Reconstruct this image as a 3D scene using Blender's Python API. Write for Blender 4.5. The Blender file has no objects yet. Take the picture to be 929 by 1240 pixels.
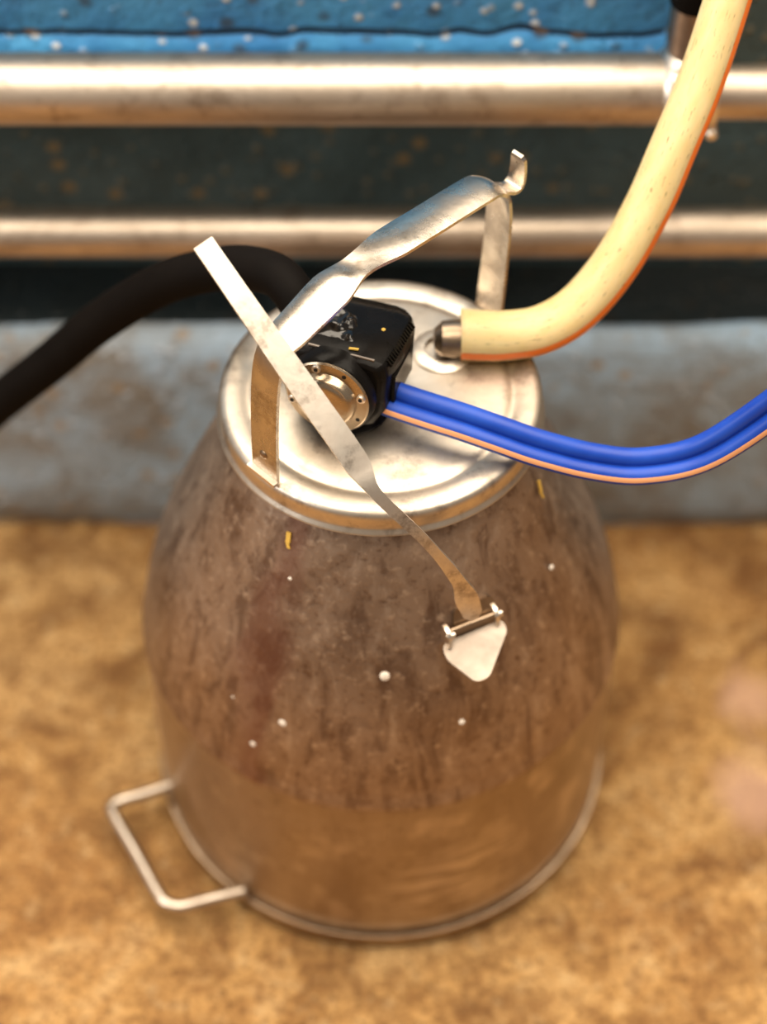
import bpy, bmesh, math, random
from mathutils import Vector, Matrix, noise
random.seed(7)
S = bpy.context.scene
COL = S.collection
PI = math.pi

# ------------------------------------------------------------------ camera
cam_d = bpy.data.cameras.new('camera'); cam = bpy.data.objects.new('camera', cam_d); COL.objects.link(cam)
cam.location = (0, -0.9120, 1.4004)
cam.rotation_euler = (PI/2 - math.radians(50.2274), 0, 0)
cam_d.sensor_fit = 'HORIZONTAL'; cam_d.sensor_width = 36.0
cam_d.lens = 2500.0/929.0*36.0
cam_d.clip_start = 0.05
cam_d.dof.use_dof = True
cam_d.dof.focus_distance = 1.245
cam_d.dof.aperture_fstop = 3.0
S.camera = cam
# ------------------------------------------------------------------ world, lamps, exposure
W = bpy.data.worlds.new('barn_air'); S.world = W; W.use_nodes = True
W.node_tree.nodes['Background'].inputs[0].default_value = (1.0, 0.86, 0.72, 1)
W.node_tree.nodes['Background'].inputs[1].default_value = 0.15
def area(name, loc, sx, sy, power, col, target=None):
    l = bpy.data.lights.new(name, 'AREA'); l.shape = 'RECTANGLE'; l.size = sx; l.size_y = sy
    l.energy = power; l.color = col
    o = bpy.data.objects.new(name, l); COL.objects.link(o); o.location = loc
    if target:
        o.rotation_euler = (Vector(target)-Vector(loc)).to_track_quat('-Z', 'Y').to_euler()
    return o
area('ceiling_strip_lamps', (0.0, 0.20, 2.7), 3.4, 2.6, 112, (1.0, 0.87, 0.70))
area('barn_window', (-2.6, -1.2, 1.9), 1.2, 0.9, 22, (1.0, 0.97, 0.93), (0, 0, 0.3))
S.view_settings.view_transform = 'Standard'; S.view_settings.look = 'None'
S.view_settings.gamma = 1.0; S.view_settings.use_curve_mapping = False
S.view_settings.exposure = 0.78

# ------------------------------------------------------------------ material helpers
class NT:
    def __init__(s, name):
        s.m = bpy.data.materials.new(name); s.m.use_nodes = True
        s.t = s.m.node_tree; s.n = s.t.nodes; s.b = s.n['Principled BSDF']
    def node(s, typ, **kw):
        n = s.n.new(typ)
        for k, v in kw.items(): setattr(n, k, v)
        return n
    def link(s, a, b): s.t.links.new(a, b)
    def coord(s, kind='Object', scale=(1,1,1), rot=(0,0,0), loc=(0,0,0)):
        c = s.node('ShaderNodeTexCoord'); mp = s.node('ShaderNodeMapping')
        mp.inputs['Scale'].default_value = scale; mp.inputs['Rotation'].default_value = rot; mp.inputs['Location'].default_value = loc
        s.link(c.outputs[kind], mp.inputs[0]); return mp.outputs[0]
    def noise(s, vec, scale, detail=4, rough=.55, dist=0):
        n = s.node('ShaderNodeTexNoise'); s.link(vec, n.inputs['Vector'])
        n.inputs['Scale'].default_value = scale; n.inputs['Detail'].default_value = detail
        n.inputs['Roughness'].default_value = rough; n.inputs['Distortion'].default_value = dist
        return n.outputs['Fac']
    def voro(s, vec, scale, feat='F1'):
        n = s.node('ShaderNodeTexVoronoi'); n.feature = feat; s.link(vec, n.inputs['Vector']); n.inputs['Scale'].default_value = scale
        return n
    def ramp(s, fac, stops):
        r = s.node('ShaderNodeValToRGB'); e = r.color_ramp.elements
        while len(e) < len(stops): e.new(0.5)
        for el, (p, c) in zip(e, stops):
            el.position = p; el.color = (c, c, c, 1) if isinstance(c, (int, float)) else (*c, 1)
        s.link(fac, r.inputs[0]); return r.outputs[0]
    def mix(s, fac, a, b, blend='MIX'):
        n = s.node('ShaderNodeMix'); n.data_type = 'RGBA'; n.blend_type = blend
        if isinstance(fac, (int, float)): n.inputs[0].default_value = fac
        else: s.link(fac, n.inputs[0])
        for i, v in ((6, a), (7, b)):
            if isinstance(v, tuple): n.inputs[i].default_value = (*v, 1)
            else: s.link(v, n.inputs[i])
        return n.outputs[2]
    def math(s, op, a, b=None, c=None):
        n = s.node('ShaderNodeMath'); n.operation = op
        for i, v in enumerate((a, b, c)):
            if v is None: continue
            if isinstance(v, (int, float)): n.inputs[i].default_value = v
            else: s.link(v, n.inputs[i])
        return n.outputs[0]
    def bump(s, h, strength, dist):
        b = s.node('ShaderNodeBump'); b.inputs['Strength'].default_value = strength; b.inputs['Distance'].default_value = dist
        s.link(h, b.inputs['Height']); s.link(b.outputs[0], s.b.inputs['Normal'])
    def set(s, col=None, rough=None, metal=None, spec=None):
        for k, v in (('Base Color', col), ('Roughness', rough), ('Metallic', metal), ('Specular IOR Level', spec)):
            if v is None: continue
            if isinstance(v, tuple): s.b.inputs[k].default_value = (*v, 1)
            elif isinstance(v, (int, float)): s.b.inputs[k].default_value = v
            else: s.link(v, s.b.inputs[k])
        return s.m

def mat_floor():
    t = NT('worn_tan_concrete'); v = t.coord()
    big = t.noise(v, 5, 3, .6, .6); mid = t.noise(v, 13, 5, .65, .7); sm = t.noise(v, 62, 4, .65); fine = t.noise(v, 190, 3, .7)
    c = t.ramp(big, [(.3, (.36, .18, .06)), (.5, (.50, .28, .098)), (.7, (.60, .37, .155))])
    c = t.mix(t.ramp(mid, [(.36, .9), (.56, 0)]), c, (.17, .075, .024))
    c = t.mix(t.ramp(mid, [(.56, 0), (.74, .6)]), c, (.66, .45, .22))
    c = t.mix(t.ramp(sm, [(.32, .8), (.49, 0)]), c, (.20, .09, .030))
    c = t.mix(t.ramp(sm, [(.55, 0), (.74, .5)]), c, (.70, .50, .26))
    c = t.mix(t.ramp(fine, [(.36, .75), (.52, 0)]), c, (.11, .05, .016))
    # pinkish bare patches worn into the surface
    for (x, y), r in (((.292, -.030), .045), ((.300, .055), .035)):
        d = t.node('ShaderNodeVectorMath'); d.operation = 'DISTANCE'; t.link(v, d.inputs[0]); d.inputs[1].default_value = (x, y, 0)
        e = t.math('ADD', d.outputs['Value'], t.math('MULTIPLY', t.math('SUBTRACT', mid, .5), .10))
        c = t.mix(t.ramp(e, [(r*.3, .55), (r, 0)]), c, (.62, .38, .28))
    t.bump(t.math('ADD', t.math('MULTIPLY', mid, .5), t.math('ADD', sm, fine)), .6, .005)
    return t.set(c, .85, 0, .2)
def mat_paint(name, base, dark, chip, chip_amt=.5, rust=(.30, .16, .06)):
    t = NT(name); v = t.coord(); v2 = t.coord(loc=(.37, .11, .23))
    n = t.noise(v, 14, 5, .6, .4); f = t.noise(v, 120, 4, .6)
    c = t.mix(t.ramp(n, [(.35, 0), (.65, 1)]), base, dark)
    vo = t.voro(v, 70); spots = t.ramp(vo.outputs['Distance'], [(.16, 1), (.30, 0)])
    vs = t.voro(v2, 34); spots2 = t.ramp(vs.outputs['Distance'], [(.12, 1), (.24, 0)])
    c = t.mix(t.math('MULTIPLY', spots2, .8), c, rust)
    sel = t.math('MULTIPLY', spots, t.ramp(t.noise(v2, 30, 2), [(.40, 0), (.50, 1)]))
    c = t.mix(t.math('MULTIPLY', sel, chip_amt), c, chip)
    c = t.mix(t.ramp(f, [(.3, .5), (.45, 0)]), c, tuple(x*.45 for x in dark))
    h = t.math('ADD', t.math('ADD', t.math('MULTIPLY', n, 1.2), f), t.math('MULTIPLY', spots, .5))
    t.bump(h, .7, .004)
    return t.set(c, t.ramp(f, [(.3, .42), (.7, .6)]), 0, .5)
def mat_steel(name, col, col2, r0, r1, scale=(14,14,14), spots=None, metal=1.0, bump=.15):
    t = NT(name); v = t.coord(scale=scale); v1 = t.coord()
    n = t.noise(v, 3, 5, .62, .4); f = t.noise(v1, 160, 3, .6)
    c = t.mix(t.ramp(n, [(.36, 0), (.64, 1)]), col, col2)
    if spots: c = t.mix(t.ramp(t.noise(v1, 38, 5, .7), [(.53, 0), (.66, .8)]), c, spots)
    r = t.math('ADD', t.ramp(n, [(.3, r0), (.7, r1)]), t.math('MULTIPLY', f, .06))
    t.bump(f, bump, .0008)
    return t.set(c, r, metal)
def mat_can():
    t = NT('dull_milk_stained_steel'); v = t.coord(); st = t.coord(scale=(1, 1, .16))
    n = t.noise(v, 9, 5, .6, .5); s1 = t.noise(st, 60, 4, .6, .6); f = t.noise(v, 130, 4, .65)
    c = t.mix(t.ramp(n, [(.35, 0), (.65, 1)]), (.31, .22, .16), (.43, .325, .25))
    c = t.mix(t.ramp(s1, [(.35, .75), (.5, 0)]), c, (.16, .10, .07))
    c = t.mix(t.ramp(s1, [(.56, 0), (.72, .6)]), c, (.58, .48, .40))
    c = t.mix(t.ramp(f, [(.56, 0), (.70, .6)]), c, (.66, .52, .40))
    c = t.mix(t.ramp(f, [(.30, .7), (.44, 0)]), c, (.17, .10, .065))
    # reddish dried run down the left front
    sx = t.node('ShaderNodeSeparateXYZ'); t.link(v, sx.inputs[0])
    d = t.math('ADD', t.math('MULTIPLY', sx.outputs[0], .85), t.math('MULTIPLY', sx.outputs[1], -.52))
    d = t.math('ADD', d, t.math('MULTIPLY', t.math('SUBTRACT', t.noise(st, 30, 3), .5), .05))
    band = t.ramp(t.math('ABSOLUTE', t.math('ADD', d, .004)), [(.004, 1), (.017, 0)])
    band = t.math('MULTIPLY', band, t.math('LESS_THAN', sx.outputs[1], 0))
    c = t.mix(t.math('MULTIPLY', band, .5), c, (.22, .095, .07))
    low = t.ramp(t.math('ADD', sx.outputs[2], t.math('MULTIPLY', t.math('SUBTRACT', n, .5), .006)), [(.190, 1), (.198, 0)])
    floor_refl = t.mix(t.ramp(n, [(.40, 0), (.66, .8)]), (.40, .29, .18), (.52, .40, .27))  # lighter tone painted in below the seam for the floor reflection
    floor_refl = t.mix(t.ramp(f, [(.32, .5), (.44, 0)]), floor_refl, (.24, .16, .09))
    c = t.mix(t.math('MULTIPLY', low, .8), c, floor_refl)
    # pale scuffs low on the front
    d = t.node('ShaderNodeVectorMath'); d.operation = 'DISTANCE'; t.link(v, d.inputs[0]); d.inputs[1].default_value = (.055, -.164, .085)
    sc = t.noise(t.coord(scale=(1, 1, 7)), 22, 3, .6)
    sc = t.math('MULTIPLY', t.ramp(sc, [(.50, 0), (.62, 1)]), t.ramp(d.outputs['Value'], [(.02, .8), (.065, 0)]))
    c = t.mix(sc, c, (.80, .66, .50))
    pt = t.math('MULTIPLY', t.ramp(t.noise(v, 26, 3, .55), [(.54, 0), (.68, .6)]), low)
    c = t.mix(pt, c, (.74, .60, .44))
    r = t.math('ADD', t.ramp(n, [(.3, .30), (.7, .44)]), t.math('MULTIPLY', f, .12))
    t.bump(t.math('ADD', f, s1), .22, .0015)
    return t.set(c, r, .9)
def mat_rubber(name, col, rough, spec=.5, bump=.1, col2=None):
    t = NT(name); v = t.coord(); f = t.noise(v, 140, 4, .6); n = t.noise(v, 25, 4, .6)
    c = t.mix(t.ramp(n, [(.35, 0), (.7, 1)]), col, col2 or tuple(x*1.5 for x in col))
    t.bump(f, bump, .0006)
    return t.set(c, t.ramp(n, [(.3, rough), (.7, rough+.15)]), 0, spec)
def mat_cream():
    t = NT('cream_silicone'); v = t.coord('UV', (14, 5, 1)); n = t.noise(t.coord('UV', (3, 9, 1)), 4, 3)
    c = t.mix(t.ramp(n, [(.35, 0), (.65, 1)]), (.70, .53, .25), (.76, .605, .32))
    d = t.noise(t.coord('UV', (30, 24, 1)), 4, 3, .7)
    lanes = t.noise(t.coord('UV', (13, .35, 1)), 3, 1)
    dash = t.math('MULTIPLY', t.ramp(d, [(.60, 0), (.635, 1)]), t.ramp(lanes, [(.515, 0), (.56, 1)]))
    c = t.mix(dash, c, (.035, .022, .008))
    m = t.set(c, .42, 0, .4)
    t.b.inputs['Subsurface Weight'].default_value = .25
    t.b.inputs['Subsurface Radius'].default_value = (.012, .007, .003); t.b.inputs['Subsurface Scale'].default_value = 1
    return m
def mat_plain(name, col, rough, metal=0, spec=.5):
    return NT(name).set(col, rough, metal, spec)

M = dict(
 floor=mat_floor(),
 blue=mat_paint('chipped_bright_blue_paint', (.09, .40, .78), (.045, .25, .60), (.80, .84, .88), .95, (.05, .07, .10)),
 crack=mat_paint('dark_crack_backing', (.03, .05, .09), (.015, .02, .03), (.2, .2, .2), .2),
 teal=mat_paint('dark_grimy_teal_paint', (.075, .125, .135), (.05, .085, .09), (.26, .21, .12), .6, (.30, .20, .08)),
 ledge=mat_paint('shade_black_dirty_ledge_paint', (.010, .017, .020), (.006, .010, .010), (.05, .04, .03), .3, (.02, .015, .01)),  # besides dirt, the near-black base carries the shade of slab and pipes
 plinth=mat_paint('weathered_grey_blue_paint', (.37, .52, .68), (.23, .22, .20), (.52, .60, .70), .7, (.34, .24, .14)),
 pipe=mat_steel('satin_pipe_steel', (.74, .63, .52), (.58, .48, .38), .38, .46, (4, 14, 14), (.42, .32, .24)),
 pipe2=mat_steel('dark_pipe_steel', (.42, .32, .25), (.30, .22, .17), .35, .5),
 weld=mat_steel('bright_weld_steel', (.92, .84, .74), (.8, .7, .6), .25, .4),
 can=mat_can(),
 ring=mat_steel('scuffed_base_steel', (.42, .32, .23), (.30, .22, .15), .25, .4),
 lid=mat_steel('lid_steel', (.74, .66, .56), (.58, .50, .41), .32, .46, (11, 11, 11), (.34, .28, .23)),
 strap=mat_steel('polished_strap_steel', (.66, .60, .52), (.44, .38, .32), .16, .32, (14, 14, 14), (.27, .21, .15)),
 lever=mat_steel('flat_bar_steel', (.84, .77, .68), (.66, .58, .50), .32, .45, (18, 18, 18), (.28, .22, .17)),
 rod=mat_steel('rod_steel', (.58, .50, .42), (.45, .37, .30), .25, .38),
 plate=mat_steel('catch_plate_steel', (.46, .39, .33), (.38, .32, .27), .5, .6),
 cap=mat_steel('cap_steel', (.58, .47, .34), (.46, .36, .25), .18, .32),
 black=mat_rubber('black_plastic', (.005, .0045, .004), .22, .10, .3, (.010, .008, .007)),
 gloss=mat_rubber('glossy_black_film', (.006, .005, .0045), .12, .6, .1),
 rubber=mat_rubber('black_hose_rubber', (.004, .003, .0025), .6, .06),
 bluehose=mat_rubber('blue_tube_rubber', (.006, .045, .36), .36, .4, .08, (.010, .070, .46)),
 peach=mat_plain('peach_stripe', (.88, .42, .20), .5),
 orange=mat_plain('orange_stripe', (.95, .21, .02), .45),
 cream=mat_cream(),
 milk=mat_plain('dried_milk', (.85, .76, .66), .5),
 straw=mat_plain('straw', (.72, .45, .08), .6),
 dark=mat_plain('dark_hole', (.01, .008, .006), .6),
)

# ------------------------------------------------------------------ mesh helpers
def root_of(p):
    while p.parent: p = p.parent
    return p
def mk(name, V, F, mat, parent=None, smooth=True, uv=None, sharp=35):
    me = bpy.data.meshes.new(name)
    off = Vector(root_of(parent).location) if parent else Vector((0,0,0))
    me.from_pydata([tuple(Vector(v)-off) for v in V], [], F)
    bm = bmesh.new(); bm.from_mesh(me)
    if uv is None: bmesh.ops.remove_doubles(bm, verts=bm.verts, dist=1e-6)
    bmesh.ops.recalc_face_normals(bm, faces=bm.faces); bm.to_mesh(me); bm.free()
    if uv is not None:
        l = me.uv_layers.new(name='UVMap')
        for lp in me.loops: l.data[lp.index].uv = uv[lp.vertex_index]
    me.materials.append(M[mat])
    if smooth:
        me.polygons.foreach_set('use_smooth', [True]*len(me.polygons))
        try: me.set_sharp_from_angle(angle=math.radians(sharp))
        except Exception: pass
    o = bpy.data.objects.new(name, me); COL.objects.link(o)
    if parent: o.parent = parent
    return o
def tag(o, label=None, cat=None, group=None, kind=None):
    for k, v in (('label', label), ('category', cat), ('group', group), ('kind', kind)):
        if v: o[k] = v
    return o
def empty(name, loc, label, cat, group=None):
    o = bpy.data.objects.new(name, None); COL.objects.link(o); o.location = loc; o.empty_display_size = .02
    return tag(o, label, cat, group)
def lathe(prof, seg=96, centre=(0,0,0), ax=None):
    """profile (radius, height) about Z, or about the frame ax=(X,Y,Z) vectors"""
    V, F = [], []
    X, Y, Z = ax or (Vector((1,0,0)), Vector((0,1,0)), Vector((0,0,1))); c = Vector(centre)
    for r, h in prof:
        for i in range(seg):
            a = 2*PI*i/seg; V.append(c + X*(r*math.cos(a)) + Y*(r*math.sin(a)) + Z*h)
    for j in range(len(prof)-1):
        for i in range(seg):
            k = (i+1) % seg; F.append((j*seg+i, j*seg+k, (j+1)*seg+k, (j+1)*seg+i))
    return V, F
def spline(pts, per=10):
    P = [Vector(p) for p in pts]; out = []
    for i in range(len(P)-1):
        p0 = P[i-1] if i else P[0]*2-P[1]; p3 = P[i+2] if i+2 < len(P) else P[-1]*2-P[-2]
        p1, p2 = P[i], P[i+1]
        for k in range(per):
            t = k/per
            out.append(.5*((2*p1)+(p2-p0)*t+(2*p0-5*p1+4*p2-p3)*t*t+(3*p1-p0-3*p2+p3)*t**3))
    out.append(P[-1]); return out
def tangents(P):
    return [(P[min(i+1, len(P)-1)]-P[max(i-1, 0)]).normalized() for i in range(len(P))]
REF = Vector((0, .64, -.77))
def tube(P, rad, seg=20, a0=0, a1=2*PI, ref=REF, caps=True, extra=0.0):
    """sweep a circle (or an arc a0..a1 as a strip) along P; rad number or function of 0..1"""
    T = tangents(P); V, F, UV = [], [], []; full = abs(a1-a0-2*PI) < 1e-6; m = seg+1
    L = 0
    for i, p in enumerate(P):
        if i: L += (P[i]-P[i-1]).length
        u = T[i].cross(ref).normalized(); w = u.cross(T[i]).normalized()
        r = (rad(i/(len(P)-1)) if callable(rad) else rad)+extra
        for k in range(m):
            a = a0+(a1-a0)*k/seg
            V.append(p+(u*math.cos(a)+w*math.sin(a))*r); UV.append((k/seg, L))
    for i in range(len(P)-1):
        for k in range(seg): F.append((i*m+k, i*m+k+1, (i+1)*m+k+1, (i+1)*m+k))
    if full and caps:
        F.append(tuple(range(seg))); F.append(tuple((len(P)-1)*m+k for k in range(seg)))
    return V, F, UV
def box(c, h, ax=None):
    X, Y, Z = ax or (Vector((1,0,0)), Vector((0,1,0)), Vector((0,0,1))); c = Vector(c)
    V = [c+X*(sx*h[0])+Y*(sy*h[1])+Z*(sz*h[2]) for sx in (-1,1) for sy in (-1,1) for sz in (-1,1)]
    return V, [(0,1,3,2),(4,6,7,5),(0,4,5,1),(2,3,7,6),(0,2,6,4),(1,5,7,3)]
def bevel(o, w, seg=2):
    b = o.modifiers.new('bevel', 'BEVEL'); b.width = w; b.segments = seg; b.limit_method = 'ANGLE'; b.angle_limit = math.radians(30); return o
def band(P, side, width, thick, sag=None, n=6):
    """flat strap: P centre line, side unit vectors (list or one), width/sag functions of 0..1"""
    T = tangents(P); V, F = [], []; m = 2*(n+1)
    for i, p in enumerate(P):
        t = i/(len(P)-1); s = side[i] if isinstance(side, list) else side
        s = (s-T[i]*s.dot(T[i])).normalized(); N = s.cross(T[i]).normalized()
        w = width(t) if callable(width) else width; g = sag(t) if sag else 0; th = thick(t) if callable(thick) else thick
        for sd in (1, -1):
            for k in range(n+1):
                q = 2*k/n-1
                if sd < 0: q = -q
                V.append(p+s*(q*w/2)+N*(g*(1-q*q)+sd*th/2))
    for i in range(len(P)-1):
        for k in range(m): F.append((i*m+k, i*m+(k+1) % m, (i+1)*m+(k+1) % m, (i+1)*m+k))
    for b in (0, (len(P)-1)*m):
        for k in range(n): F.append((b+k, b+k+1, b+m-2-k, b+m-1-k))
    return V, F
def lerp(a, b, t): return a+(b-a)*t
def keyed(keys):
    def f(t):
        for (t0, v0), (t1, v1) in zip(keys, keys[1:]):
            if t <= t1:
                q = max(0, (t-t0)/(t1-t0)); q = q*q*(3-2*q); return lerp(v0, v1, q)
        return keys[-1][1]
    return f
def merge(*parts):
    V, F = [], []
    for v, f in parts:
        o = len(V); V += list(v); F += [tuple(i+o for i in q) for q in f]
    return V, F

# ------------------------------------------------------------------ the setting
tag(mk('floor', [(-3,-4,0),(3,-4,0),(3,.9,0),(-3,.9,0)], [(0,1,2,3)], 'floor', smooth=False), 'worn tan concrete barn floor', None, None, 'structure')
def slab(name, pts, x0, x1, mat, label, wob=.0, nx=120):
    """profile (y,z) closed loop, extruded along x with slight unevenness"""
    V, F = [], []; n = len(pts)
    for i in range(nx+1):
        x = lerp(x0, x1, i/nx)
        for j, (y, z) in enumerate(pts):
            d = noise.noise_vector(Vector((x*9, j*1.7, 3.1)))*wob
            V.append((x, y+d.y, max(0, z+d.z) if z > 0 else z))
    for i in range(nx):
        for j in range(n): F.append((i*n+j, i*n+(j+1) % n, (i+1)*n+(j+1) % n, (i+1)*n+j))
    F.append(tuple(range(n))); F.append(tuple(nx*n+j for j in range(n)))
    return tag(mk(name, V, F, mat, sharp=50), label, None, None, 'structure')
slab('trim_1', [(.242,0),(.2415,.010),(.238,.016),(.2345,.026),(.239,.06),(.2385,.11),(.240,.16),(.2405,.205),(.244,.219),(.252,.2255),(.262,.2262),(.262,0)], -1.3, 1.3, 'plinth', 'weathered grey-blue painted kerb along the foot of the wall', .004)
slab('trim_2', [(.2625,0),(.2625,.2255),(.30,.225),(.334,.225),(.334,0)], -1.3, 1.3, 'ledge', 'dirty ledge on top of the painted kerb, pipe shade painted into its dark colour', .001)
slab('wall_back', [(.334,0),(.334,.15),(.332,.30),(.333,.42),(.333,.74),(.50,.74),(.50,0)], -1.3, 1.3, 'teal', 'dark teal painted wall behind the pipes', .002)
# bright blue slab standing proud of the wall, cracked along its lower edge
def wavy(z, amp, seed):
    return lambda x: z+amp*noise.noise(Vector((x*16, seed, 0)))+amp*.6*noise.noise(Vector((x*47, seed, 5)))
def panel(name, zlo, zhi, y0, y1, x0, x1, mat, label, n=260):
    V, F = [], []
    for i in range(n+1):
        x = lerp(x0, x1, i/n); a, b = zlo(x), zhi(x); dy = .0015*noise.noise(Vector((x*20, 1, a)))
        V += [(x, y0+dy+.003, a), (x, y0+dy, a+.003), (x, y0+dy, b-.003), (x, y0+dy+.003, b), (x, y1, b), (x, y1, a)]
    for i in range(n):
        for j in range(6): F.append((i*6+j, i*6+(j+1) % 6, (i+1)*6+(j+1) % 6, (i+1)*6+j))
    F.append(tuple(range(6))); F.append(tuple(n*6+j for j in range(6)))
    return tag(mk(name, V, F, mat, sharp=60), label, None, None, 'structure')
XE = .199
w_up = panel('wall_upper', wavy(.5035, .0065, 2.0), lambda x: .735, .272, .332, -1.3, XE, 'blue', 'chipped bright blue painted slab above the upper pipe')
panel('trim_3', lambda x: .472, wavy(.4985, .0060, 2.02), .2735, .332, -1.3, XE, 'blue', 'thin chipped blue lip under the crack in the slab')
panel('trim_4', lambda x: .474, lambda x: .73, .2760, .331, -1.3, XE-.002, 'crack', 'dark backing showing in the crack of the blue slab')  # dark sheet set behind the gap between slab and lip

# ------------------------------------------------------------------ pipes on the wall
def xpipe(x0, x1, y, z, r, seg=40):
    return lathe([(0, x0), (r, x0), (r, x1), (0, x1)], seg, (0, y, z), (Vector((0,1,0)), Vector((0,0,1)), Vector((1,0,0))))
p1 = empty('wall_pipe', (0, .24, .479), 'thick steel pipe along the blue slab with a branch near the cream hose', 'pipe', 'steel pipes on the wall')
mk('pipe_run', *xpipe(-1.25, .197, .24, .479, .0252), 'pipe', p1)
mk('pipe_run', *xpipe(.226, 1.25, .243, .474, .0195), 'pipe', p1)
XA = (Vector((0,1,0)), Vector((0,0,1)), Vector((1,0,0)))
tee = mk('tee_fitting', *lathe([(.0195, .193), (.0272, .1935), (.0292, .1965), (.0288, .2005), (.0275, .204), (.0275, .222), (.0288, .2255), (.0285, .231), (.0195, .2315)], 40, (0, .24, .479), XA), 'weld', p1)
mk('branch_pipe', *lathe([(.0, .48), (.0155, .48), (.0155, .566), (0, .566)], 32, (.2115, .243, 0)), 'pipe2', p1)
mk('weld_seam', *lathe([(.0158, .503), (.0185, .5035), (.0195, .506), (.0175, .510), (.0158, .511)], 32, (.2115, .243, 0)), 'weld', p1)
mk('rubber_sleeve', *lathe([(.0155, .551), (.0185, .5515), (.0190, .556), (.0185, .66), (0, .66)], 32, (.2115, .243, 0)), 'rubber', p1)
for bx, by, bz in ((.1960, .2185, .4600), (.2300, .2215, .4565)):
    mk('bolt', *lathe([(0, .006), (.003, .006), (.0044, .0045), (.0046, 0), (.0046, -.008), (0, -.008)], 16, (bx, by, bz), (Vector((1,0,0)), Vector((0,0,1)), Vector((0,-1,0)))), 'weld', tee)
p2 = empty('wall_pipe', (0, .262, .3245), 'thinner steel pipe along the dark wall, the lower of two', 'pipe', 'steel pipes on the wall')
mk('pipe_run', *xpipe(-1.25, 1.25, .262, .3245, .0192), 'pipe', p2)
for bx in (-.75, .75):
    mk('pipe_bracket', *box((bx, .30, .3245), (.012, .04, .006)), 'pipe2', p2, False)

# ------------------------------------------------------------------ milking bucket
can = empty('milking_bucket', (0, 0, 0), 'round stained steel milking bucket standing on the tan floor', 'bucket')
CC = (-.0018, 0, 0)
prof = [(.02, .012), (.155, .012), (.166, .016), (.171, .026), (.1722, .045), (.1722, .190), (.1735, .1945), (.1735, .2005), (.1718, .2045),
        (.1705, .216), (.1675, .233), (.1632, .250), (.1575, .270), (.150, .290), (.142, .310), (.133, .330), (.124, .350), (.115, .370), (.107, .388), (.101, .400), (.0975, .4060)]
mk('bucket_body', *lathe(prof, 160, CC), 'can', can, sharp=50)
mk('base_ring', *lathe([(.150, .004), (.152, 0), (.1705, 0), (.1728, .003), (.1732, .009), (.1748, .0125), (.1752, .0165), (.1742, .020), (.1718, .0205), (.165, .018)], 160, CC), 'ring', can)
mk('neck_rim', *lathe([(.096, .401), (.0985, .4005), (.0998, .403), (.0998, .4065), (.0985, .4078), (.096, .4078), (.096, .401)], 128, CC), 'ring', can)
# wire carrying handle low on the left
hp = [(-.1655, -.0500, .033), (-.186, -.0575, .032), (-.2010, -.0615, .0305), (-.2085, -.0660, .030), (-.2075, -.0745, .030), (-.189, -.1060, .029), (-.1705, -.1390, .0285), (-.1625, -.1495, .0285), (-.151, -.1530, .0285), (-.132, -.1485, .030), (-.104, -.1420, .032)]
mk('tipping_handle', *tube(spline(hp, 8), .0049, 16, ref=Vector((0,0,1)))[:2], 'rod', can)

# catch bracket on the front of the dome
def ngon_plate(pts, thick, up):
    n = len(pts); up = Vector(up).normalized()*thick
    V = [Vector(p) for p in pts]+[Vector(p)-up for p in pts]
    return V, [tuple(range(n)), tuple(range(n, 2*n))]+[(i, (i+1) % n, n+(i+1) % n, n+i) for i in range(n)]
def rounded(corners, r, k=5):
    out = []; n = len(corners); C = [Vector(c) for c in corners]
    for i in range(n):
        p, a, b = C[i], C[i-1], C[(i+1) % n]
        d0 = (a-p); d1 = (b-p); rr = min(r, d0.length*.45, d1.length*.45)
        s, e = p+d0.normalized()*rr, p+d1.normalized()*rr
        for j in range(k+1):
            t = j/k; out.append(s*(1-t)**2+p*2*t*(1-t)+e*t*t)
    return out
br = mk('catch_bracket', *merge(ngon_plate(rounded([(.0375, -.131, .3300), (.0400, -.1405, .3265), (.0590, -.1560, .3225), (.0675, -.1520, .3230), (.0800, -.1190, .3290), (.0765, -.1120, .3310)], .007), .0028, (.1, -.25, .95))), 'plate', can, sharp=40)
bev = Vector((.90, .43, 0)).normalized(); outw = Vector((.43, -.90, 0)).normalized(); UPZ = Vector((0,0,1))
for px_, py_ in ((.0420, -.1295), (.0728, -.1120)):
    c_ = Vector((px_, py_, .3330))
    e_ = mk('bracket_ear', *ngon_plate(rounded([c_-outw*.0065-UPZ*.004, c_+outw*.0055-UPZ*.004, c_+outw*.0045+UPZ*.0070, c_+UPZ*.0105, c_-outw*.0065+UPZ*.0105], .003), .0026, bev), 'weld', br)
    mk('ear_rivet', *lathe([(0, -.0030), (.0018, -.0028), (.0022, -.0015), (.0022, .0030), (0, .0036)], 12, c_+outw*.0012+UPZ*.005, (outw, UPZ, bev)), 'weld', br)
nrm = (outw*.91+UPZ*.41).normalized(); slp = (UPZ*.91-outw*.41).normalized()
bk = Vector((.0572, -.1140, .3400))
mk('bracket_back', *ngon_plate(rounded([bk+bev*x+slp*y+nrm*.002 for x, y in ((-.0165, -.010), (.0165, -.010), (.0150, .009), (-.0130, .009))], .005), .003, nrm), 'ring', br)
mk('hinge_pin', *lathe([(0, -.0165), (.0018, -.0165), (.0018, .0165), (0, .0165)], 14, (.0574, -.1200, .3385), (outw, UPZ, bev)), 'ring', br)
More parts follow.
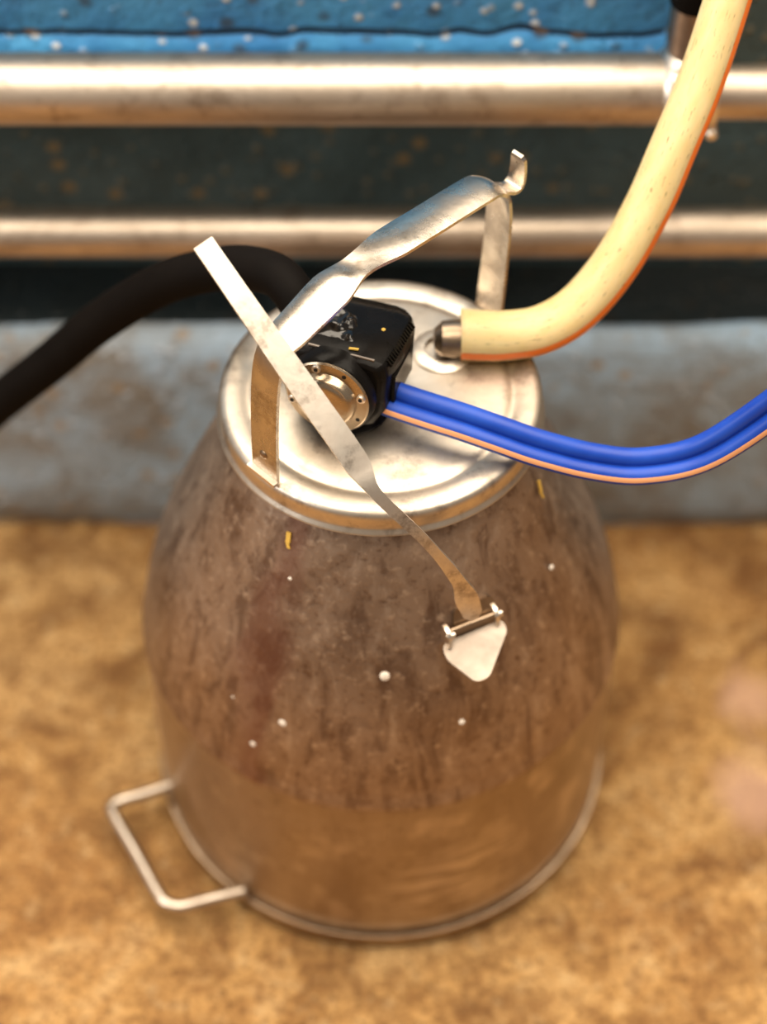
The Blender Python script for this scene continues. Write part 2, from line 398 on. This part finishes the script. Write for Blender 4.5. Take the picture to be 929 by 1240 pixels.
# clamp lever: flat bar, necked to a rod, flattened tip in the catch
LV = [(-.1050, -.0260, .5800), (-.0800, -.0510, .5535), (-.0555, -.0745, .5265), (-.0300, -.0975, .4985), (-.0150, -.1105, .4800), (-.0042, -.1190, .4640), (.0237, -.1255, .4306), (.0438, -.1268, .3959), (.0525, -.1255, .3690), (.0578, -.1235, .3470)]
LP = spline(LV, 8); n_ = len(LP)
LW = keyed([(0, .0130), (.30, .0158), (.42, .0160), (.56, .0072), (.70, .0064), (.78, .0085), (.88, .0150), (.96, .0130), (1, .0050)])
LT = keyed([(0, .0026), (.42, .0026), (.56, .0062), (.74, .0056), (.88, .0028), (1, .0026)])
LS = []
for i in range(n_):
    t = i/(n_-1); LS.append(Vector((.79, .566, .226)).lerp(Vector((.92, .30, .20)), min(1, max(0, (t-.40)/.45))).normalized())
mk('clamp_lever', *band(LP, LS, LW, LT), 'lever', can, sharp=40)
# dried milk splashes
def drop(p, r):
    p = Vector(p); n = Vector((p.x, p.y, .38*math.hypot(p.x, p.y))).normalized()
    x = n.orthogonal().normalized(); y = n.cross(x)
    mk('milk_splash', *lathe([(r, -.0006), (r*.92, .0005), (r*.55, .0011), (0, .0013)], 10, p, (x, y, n)), 'milk', can)
for p, r in (((.0008, -.1415, .3099), .0036), ((-.0664, -.1444, .2621), .0034), ((-.087, -.1417, .2334), .0030), ((-.1185, -.0629, .3273), .0026), ((-.1098, -.0649, .3421), .0024), ((-.1051, -.072, .3423), .0024), ((-.1014, -.072, .3491), .0022),
             ((-.0592, -.1025, .3621), .0018), ((.1106, -.0711, .3332), .0020), ((-.098, -.122, .262), .0018), ((.052, -.150, .268), .0020)):
    q = Vector(p); rr = math.hypot(q.x, q.y)
    # seat the splash on the surface at its height
    z = q.z
    for (r1, z1), (r2, z2) in zip(prof[5:], prof[6:]):
        if z1 <= z <= z2: R_ = lerp(r1, r2, (z-z1)/(z2-z1))
    drop((q.x*R_/rr, q.y*R_/rr, z), r)

# ------------------------------------------------------------------ lid with strap handle
lid = empty('bucket_lid', (0, 0, .405), 'round steel lid with arched strap handle closing the milking bucket', 'lid')
mk('lid_plate', *lathe([(0, .4300), (.05, .4298), (.078, .4292), (.0825, .4282), (.0845, .4268), (.087, .4266), (.0895, .4276), (.0985, .4280), (.1025, .4268), (.1046, .4242), (.1049, .4200), (.1042, .4145), (.1048, .4124), (.1064, .4110), (.1069, .4094), (.1055, .4083), (.102, .4080), (.100, .4095), (.094, .4110), (0, .4110)], 160, CC), 'lid', lid, sharp=50)
A0 = Vector((-.0732, -.0709, 0)); DI = Vector((.7091, .7051, 0)); SD = Vector((.7051, -.7091, 0))
hs = [(0, .4275), (.0015, .470), (.0045, .505), (.0085, .522), (.0145, .5305), (.0235, .5335), (.036, .5375), (.059, .5450), (.084, .5500), (.113, .5495), (.1427, .5475), (.182, .5450), (.195, .5420), (.2035, .5330), (.2065, .520), (.2070, .500), (.2045, .455), (.2024, .4275)]
HP = spline([A0+DI*s+Vector((0, 0, z)) for s, z in hs], 8)
HW = keyed([(0, .0225), (.20, .0225), (.33, .0262), (.41, .0285), (.465, .0190), (.53, .0265), (.64, .0262), (.735, .0235), (.80, .0205), (1, .0215)])
HG = keyed([(0, -.0004), (.18, -.0010), (.30, -.0024), (.43, -.0030), (.465, .0005), (.53, -.0018), (.70, -.0028), (.76, -.0012), (1, -.0012)])
hd = mk('strap_handle', *band(HP, SD, HW, .0024, lambda t: -HG(t), 8), 'strap', lid, sharp=40)
HK = [A0+DI*s+Vector((0, 0, z)) for s, z in ((.1985, .5395), (.206, .5350), (.2125, .5315), (.2175, .5330), (.2195, .5400), (.2195, .5500), (.2180, .5560))]
mk('hook_tab', *band(spline([p+SD*.003 for p in HK], 6), SD, keyed([(0, .0130), (.5, .0130), (.9, .0115), (1, .008)]), .0024), 'strap', hd)
for s in (-.0030, .2054):
    mk('handle_foot', *box(A0+DI*s+Vector((0, 0, .4288)), (.0020, .0125, .0012), (DI, SD, UPZ)), 'weld', hd, False)
FX = (SD, UPZ, -DI)
mk('rivet', *lathe([(.0034, .0005), (.0032, .0018), (.0018, .0028), (0, .003)], 14, A0+DI*.0005+Vector((0, 0, .446)), FX), 'ring', hd)
NA = (Vector((0,1,0)), Vector((0,0,1)), Vector((1,0,0)))
mk('outlet_nipple', *lathe([(.0, -.004), (.007, -.003), (.0118, .002), (.0125, .008), (.0125, .039), (0, .039)], 32, (.036, .0325, .4415), NA), 'ring', lid)
mk('nipple_collar', *lathe([(.0185, .4285), (.0200, .4296), (.0200, .4310), (.0175, .4325), (.012, .433)], 40, (.0385, .0325, 0)), 'lid', lid)

# ------------------------------------------------------------------ pulsator
pa = Vector((.33, .935, -.10)).normalized(); pr = pa.cross(UPZ).normalized(); pu = pr.cross(pa).normalized()
pc = Vector((-.0345, -.0425, .4668))
pul = empty('milk_pulsator', (-.022, -.012, .4305), 'black plastic pulsator with a round steel cap on the bucket lid', 'pulsator')
def loc(a, r, u): return pc+pa*a+pr*r+pu*u
# rubber foot the pulsator stands on
mk('rubber_foot', *lathe([(0, .4300), (.030, .4300), (.031, .4325), (.027, .4365), (.022, .440), (.022, .452), (0, .452)], 48, (-.024, -.012, 0)), 'black', pul)
sec = [(-.018, .0262), (.0225, .0268), (.0310, .0250), (.0335, .0170), (.0322, -.010), (.0250, -.0235), (.0120, -.0290), (-.0140, -.0290), (-.0270, -.0230), (-.0320, -.010), (-.0320, .012), (-.0270, .0225)]
rings = [(.008, .92), (.0105, 1.0), (.0125, 1.04), (.032, 1.10), (.056, 1.10), (.063, 1.04), (.073, .84), (.075, .74)]
V, F = [], []; n = len(sec)
for a, k in rings:
    for r, u in sec: V.append(loc(a, r*k, u*k))
for j in range(len(rings)-1):
    for i in range(n): F.append((j*n+i, j*n+(i+1) % n, (j+1)*n+(i+1) % n, (j+1)*n+i))
F.append(tuple(range(n))); F.append(tuple((len(rings)-1)*n+i for i in range(n)))
bd = mk('pulsator_body', V, F, 'black', pul, sharp=25); bevel(bd, .0016, 2)
mk('front_collar', *lathe([(.0, .0), (.0275, .0), (.0290, .002), (.0295, .008), (.0305, .012), (0, .013)], 48, pc, (pr, pu, pa)), 'black', pul)
for i in range(15):       # moulded grip ribs along the upper right edge
    mk('grip_rib', *box(loc(.0165+i*.0027, .0335+i*.00012, .0246+i*.00012), (.0006, .0009, .0026), (pa, (pr+pu*.9).normalized(), (pu-pr*.9).normalized())), 'black', bd, False)
mk('worn_edge_highlight', *box(loc(.0118, .004, .0280), (.0007, .0215, .0005), (pa, pr, pu)), 'plate', bd, False)  # pale strip put in as the highlight along the worn top edge
# crumpled flap standing out of the top
fv, ff = [], []; GX, GY = 22, 18
for i in range(GX+1):
    for j in range(GY+1):
        x, y = i/GX, j/GY; e = min(1, 6*min(x, 1-x, y, 1-y))
        h = .0012+.0052*(1-abs(noise.noise(Vector((x*2.6+.3, y*2.2, 4.2))))*2.6)**2*e+.0012*abs(noise.noise(Vector((x*9, y*8, 2))))
        fv.append(loc(.021+.030*x, -.022+.032*y-.004*x, .0280+h*e-.0008*(1-e)))
for i in range(GX):
    for j in range(GY): q = i*(GY+1)+j; ff.append((q, q+1, q+GY+2, q+GY+1))
mk('crumpled_label', fv, ff, 'gloss', bd, sharp=60)
mk('dirt_speck', *lathe([(.0017, -.0003), (.0013, .0006), (0, .0008)], 8, loc(.040, .0215, .0292), (pr, pa, pu)), 'straw', bd)
mk('side_panel', *box(loc(.036, .0362, .002), (.017, .0012, .010), (pa, pr, pu)), 'black', bd, False)
mk('straw_speck', *box(loc(.0165, .0105, .0290), (.0009, .0030, .0004), (pa, (pr+pa*.2).normalized(), pu)), 'straw', bd, False)
# steel cap
cp = mk('steel_cap', *lathe([(.0, -.0090), (.012, -.0088), (.0165, -.0080), (.0185, -.0060), (.0192, -.0030), (.0200, -.0018), (.0262, -.0014), (.0272, -.0004), (.0274, .0015), (.0, .0015)], 64, pc, (pr, pu, pa)), 'cap', pul)
for k in range(8):
    a = 2*PI*k/8+.30
    c = pc+(pr*math.cos(a)+pu*math.sin(a))*.0233-pa*.0014
    if k % 2 == 0:
        s_ = mk('screw', *lathe([(.0030, 0), (.0030, .0012), (.0024, .0019), (0, .0020)], 16, c, (pr, pu, -pa)), 'weld', cp)
        mk('screw_socket', *lathe([(.0014, .0016), (.0013, .0023), (0, .0023)], 10, c, (pr, pu, -pa)), 'dark', cp)
    else:
        mk('drain_hole', *lathe([(.0014, 0), (.0014, .0004), (0, .0004)], 10, c, (pr, pu, -pa)), 'dark', cp)

# ------------------------------------------------------------------ hoses
mh = empty('milk_hose', (.055, .0325, .445), 'thick cream hose with an orange stripe rising from the bucket lid', 'hose')
MP = spline([(.0500, .0325, .4455), (.0510, .0325, .4455), (.0530, .0325, .4454), (.0640, .0325, .4445), (.0782, .0330, .4440), (.1026, .0385, .4440), (.1266, .0495, .4530), (.1498, .065, .4770), (.1696, .085, .5087), (.1840, .105, .5396), (.1999, .130, .5722), (.2151, .160, .6130), (.2240, .180, .6400), (.236, .208, .690), (.2455, .232, .760), (.252, .250, .90), (.256, .258, 1.08), (.258, .260, 1.30)], 8)
MR = keyed([(0, .0158), (.007, .0171), (.10, .0168), (.40, .0156), (.75, .0146), (1, .0146)])
v, f, uv = tube(MP, MR, 40, caps=False)
v2, f2, uv2 = tube(MP[:36], .0131, 40, caps=False); o_ = len(v)
f += [tuple(i+o_ for i in q) for q in f2]+[(k, k+1, o_+k+1, o_+k) for k in range(40)]
mk('hose_wall', v+v2, f, 'cream', mh, uv=uv+uv2)
v, f, uv = tube(MP, MR, 5, math.radians(194), math.radians(220), extra=.00025); mk('orange_stripe', v, f, 'orange', mh, uv=uv)

tw = empty('twin_pulse_tube', (.003, -.030, .452), 'pair of joined bright blue tubes sagging to the right from the pulsator', 'hose')
TP = spline([(.0010, -.0302, .4550), (.007, -.033, .4538), (.0285, -.042, .4530), (.0489, -.050, .4521), (.0718, -.0570, .4480), (.0980, -.0625, .4408), (.1314, -.066, .4325), (.1624, -.0675, .4305), (.1972, -.0675, .4425), (.2323, -.066, .4778), (.2611, -.066, .5189), (.283, -.066, .5586), (.303, -.064, .605), (.328, -.055, .680), (.350, -.035, .80), (.362, .0, .95), (.366, .04, 1.12), (.366, .07, 1.30)], 8)
TT = tangents(TP); up_, lo_ = [], []
for p, t in zip(TP, TT):
    u = t.cross(REF).normalized()
    up_.append(p+u*.0058); lo_.append(p-u*.0058)
tubes = []
for q in (up_, lo_):
    v, f, uv = tube(q, .0060, 24); tubes.append(mk('tube', v, f, 'bluehose', tw, uv=uv))
v, f, uv = tube(lo_, .0060, 4, math.radians(220), math.radians(254), extra=.00015); mk('peach_stripe', v, f, 'peach', tubes[1], uv=uv)
mk('tube_web', *tube(TP, .0022, 8)[:2], 'bluehose', tw)

vh = empty('vacuum_hose', (-.0335, .012, .481), 'black rubber hose arching off behind the handle to the left', 'hose')
VP = spline([(-.0480, .0150, .4740), (-.0530, .0215, .4830), (-.0590, .0300, .4890), (-.0695, .0420, .4900), (-.0927, .060, .4790), (-.1215, .075, .4600), (-.1519, .090, .4330), (-.1974, .105, .3840), (-.2379, .110, .3381), (-.2804, .115, .2920), (-.3259, .120, .2383), (-.40, .13, .15), (-.47, .13, .06), (-.55, .12, .0165), (-.75, .08, .0155)], 8)
mk('hose_wall', *tube(VP, keyed([(0, .0115), (.04, .0130), (.3, .0145), (1, .0150)]), 28)[:2], 'rubber', vh)
mk('hose_ferrule', *tube(VP[:9], .0138, 24)[:2], 'black', vh)

# ------------------------------------------------------------------ straw flecks
def fleck(p, d, n, L, w, label):
    d = Vector(d).normalized(); n = Vector(n).normalized(); s = n.cross(d).normalized()
    o = mk('straw_fleck', *merge(box(Vector(p), (L, w, .0005), (d, s, n)), box(Vector(p)+d*L*1.5, (L*.7, w*.7, .0004), ((d+s*.4).normalized(), s, n))), 'straw', None, False)
    tag(o, label, 'straw', 'straw flecks on the bucket')
fleck((.0258, .0420, .4303), (1, .35, 0), (0, 0, 1), .0035, .0011, 'tiny yellow straw fleck on the lid beside the pulsator')
fleck((.1013, -.0435, .3830), (.25, -.5, -.9), (.85, -.36, .40), .0040, .0014, 'tiny yellow straw fleck on the bucket shoulder below the blue tubes')
fleck((-.0600, -.0905, .3885), (-.1, -.35, -.9), (-.5, -.76, .42), .0036, .0016, 'tiny yellow straw fleck below the front foot of the handle')
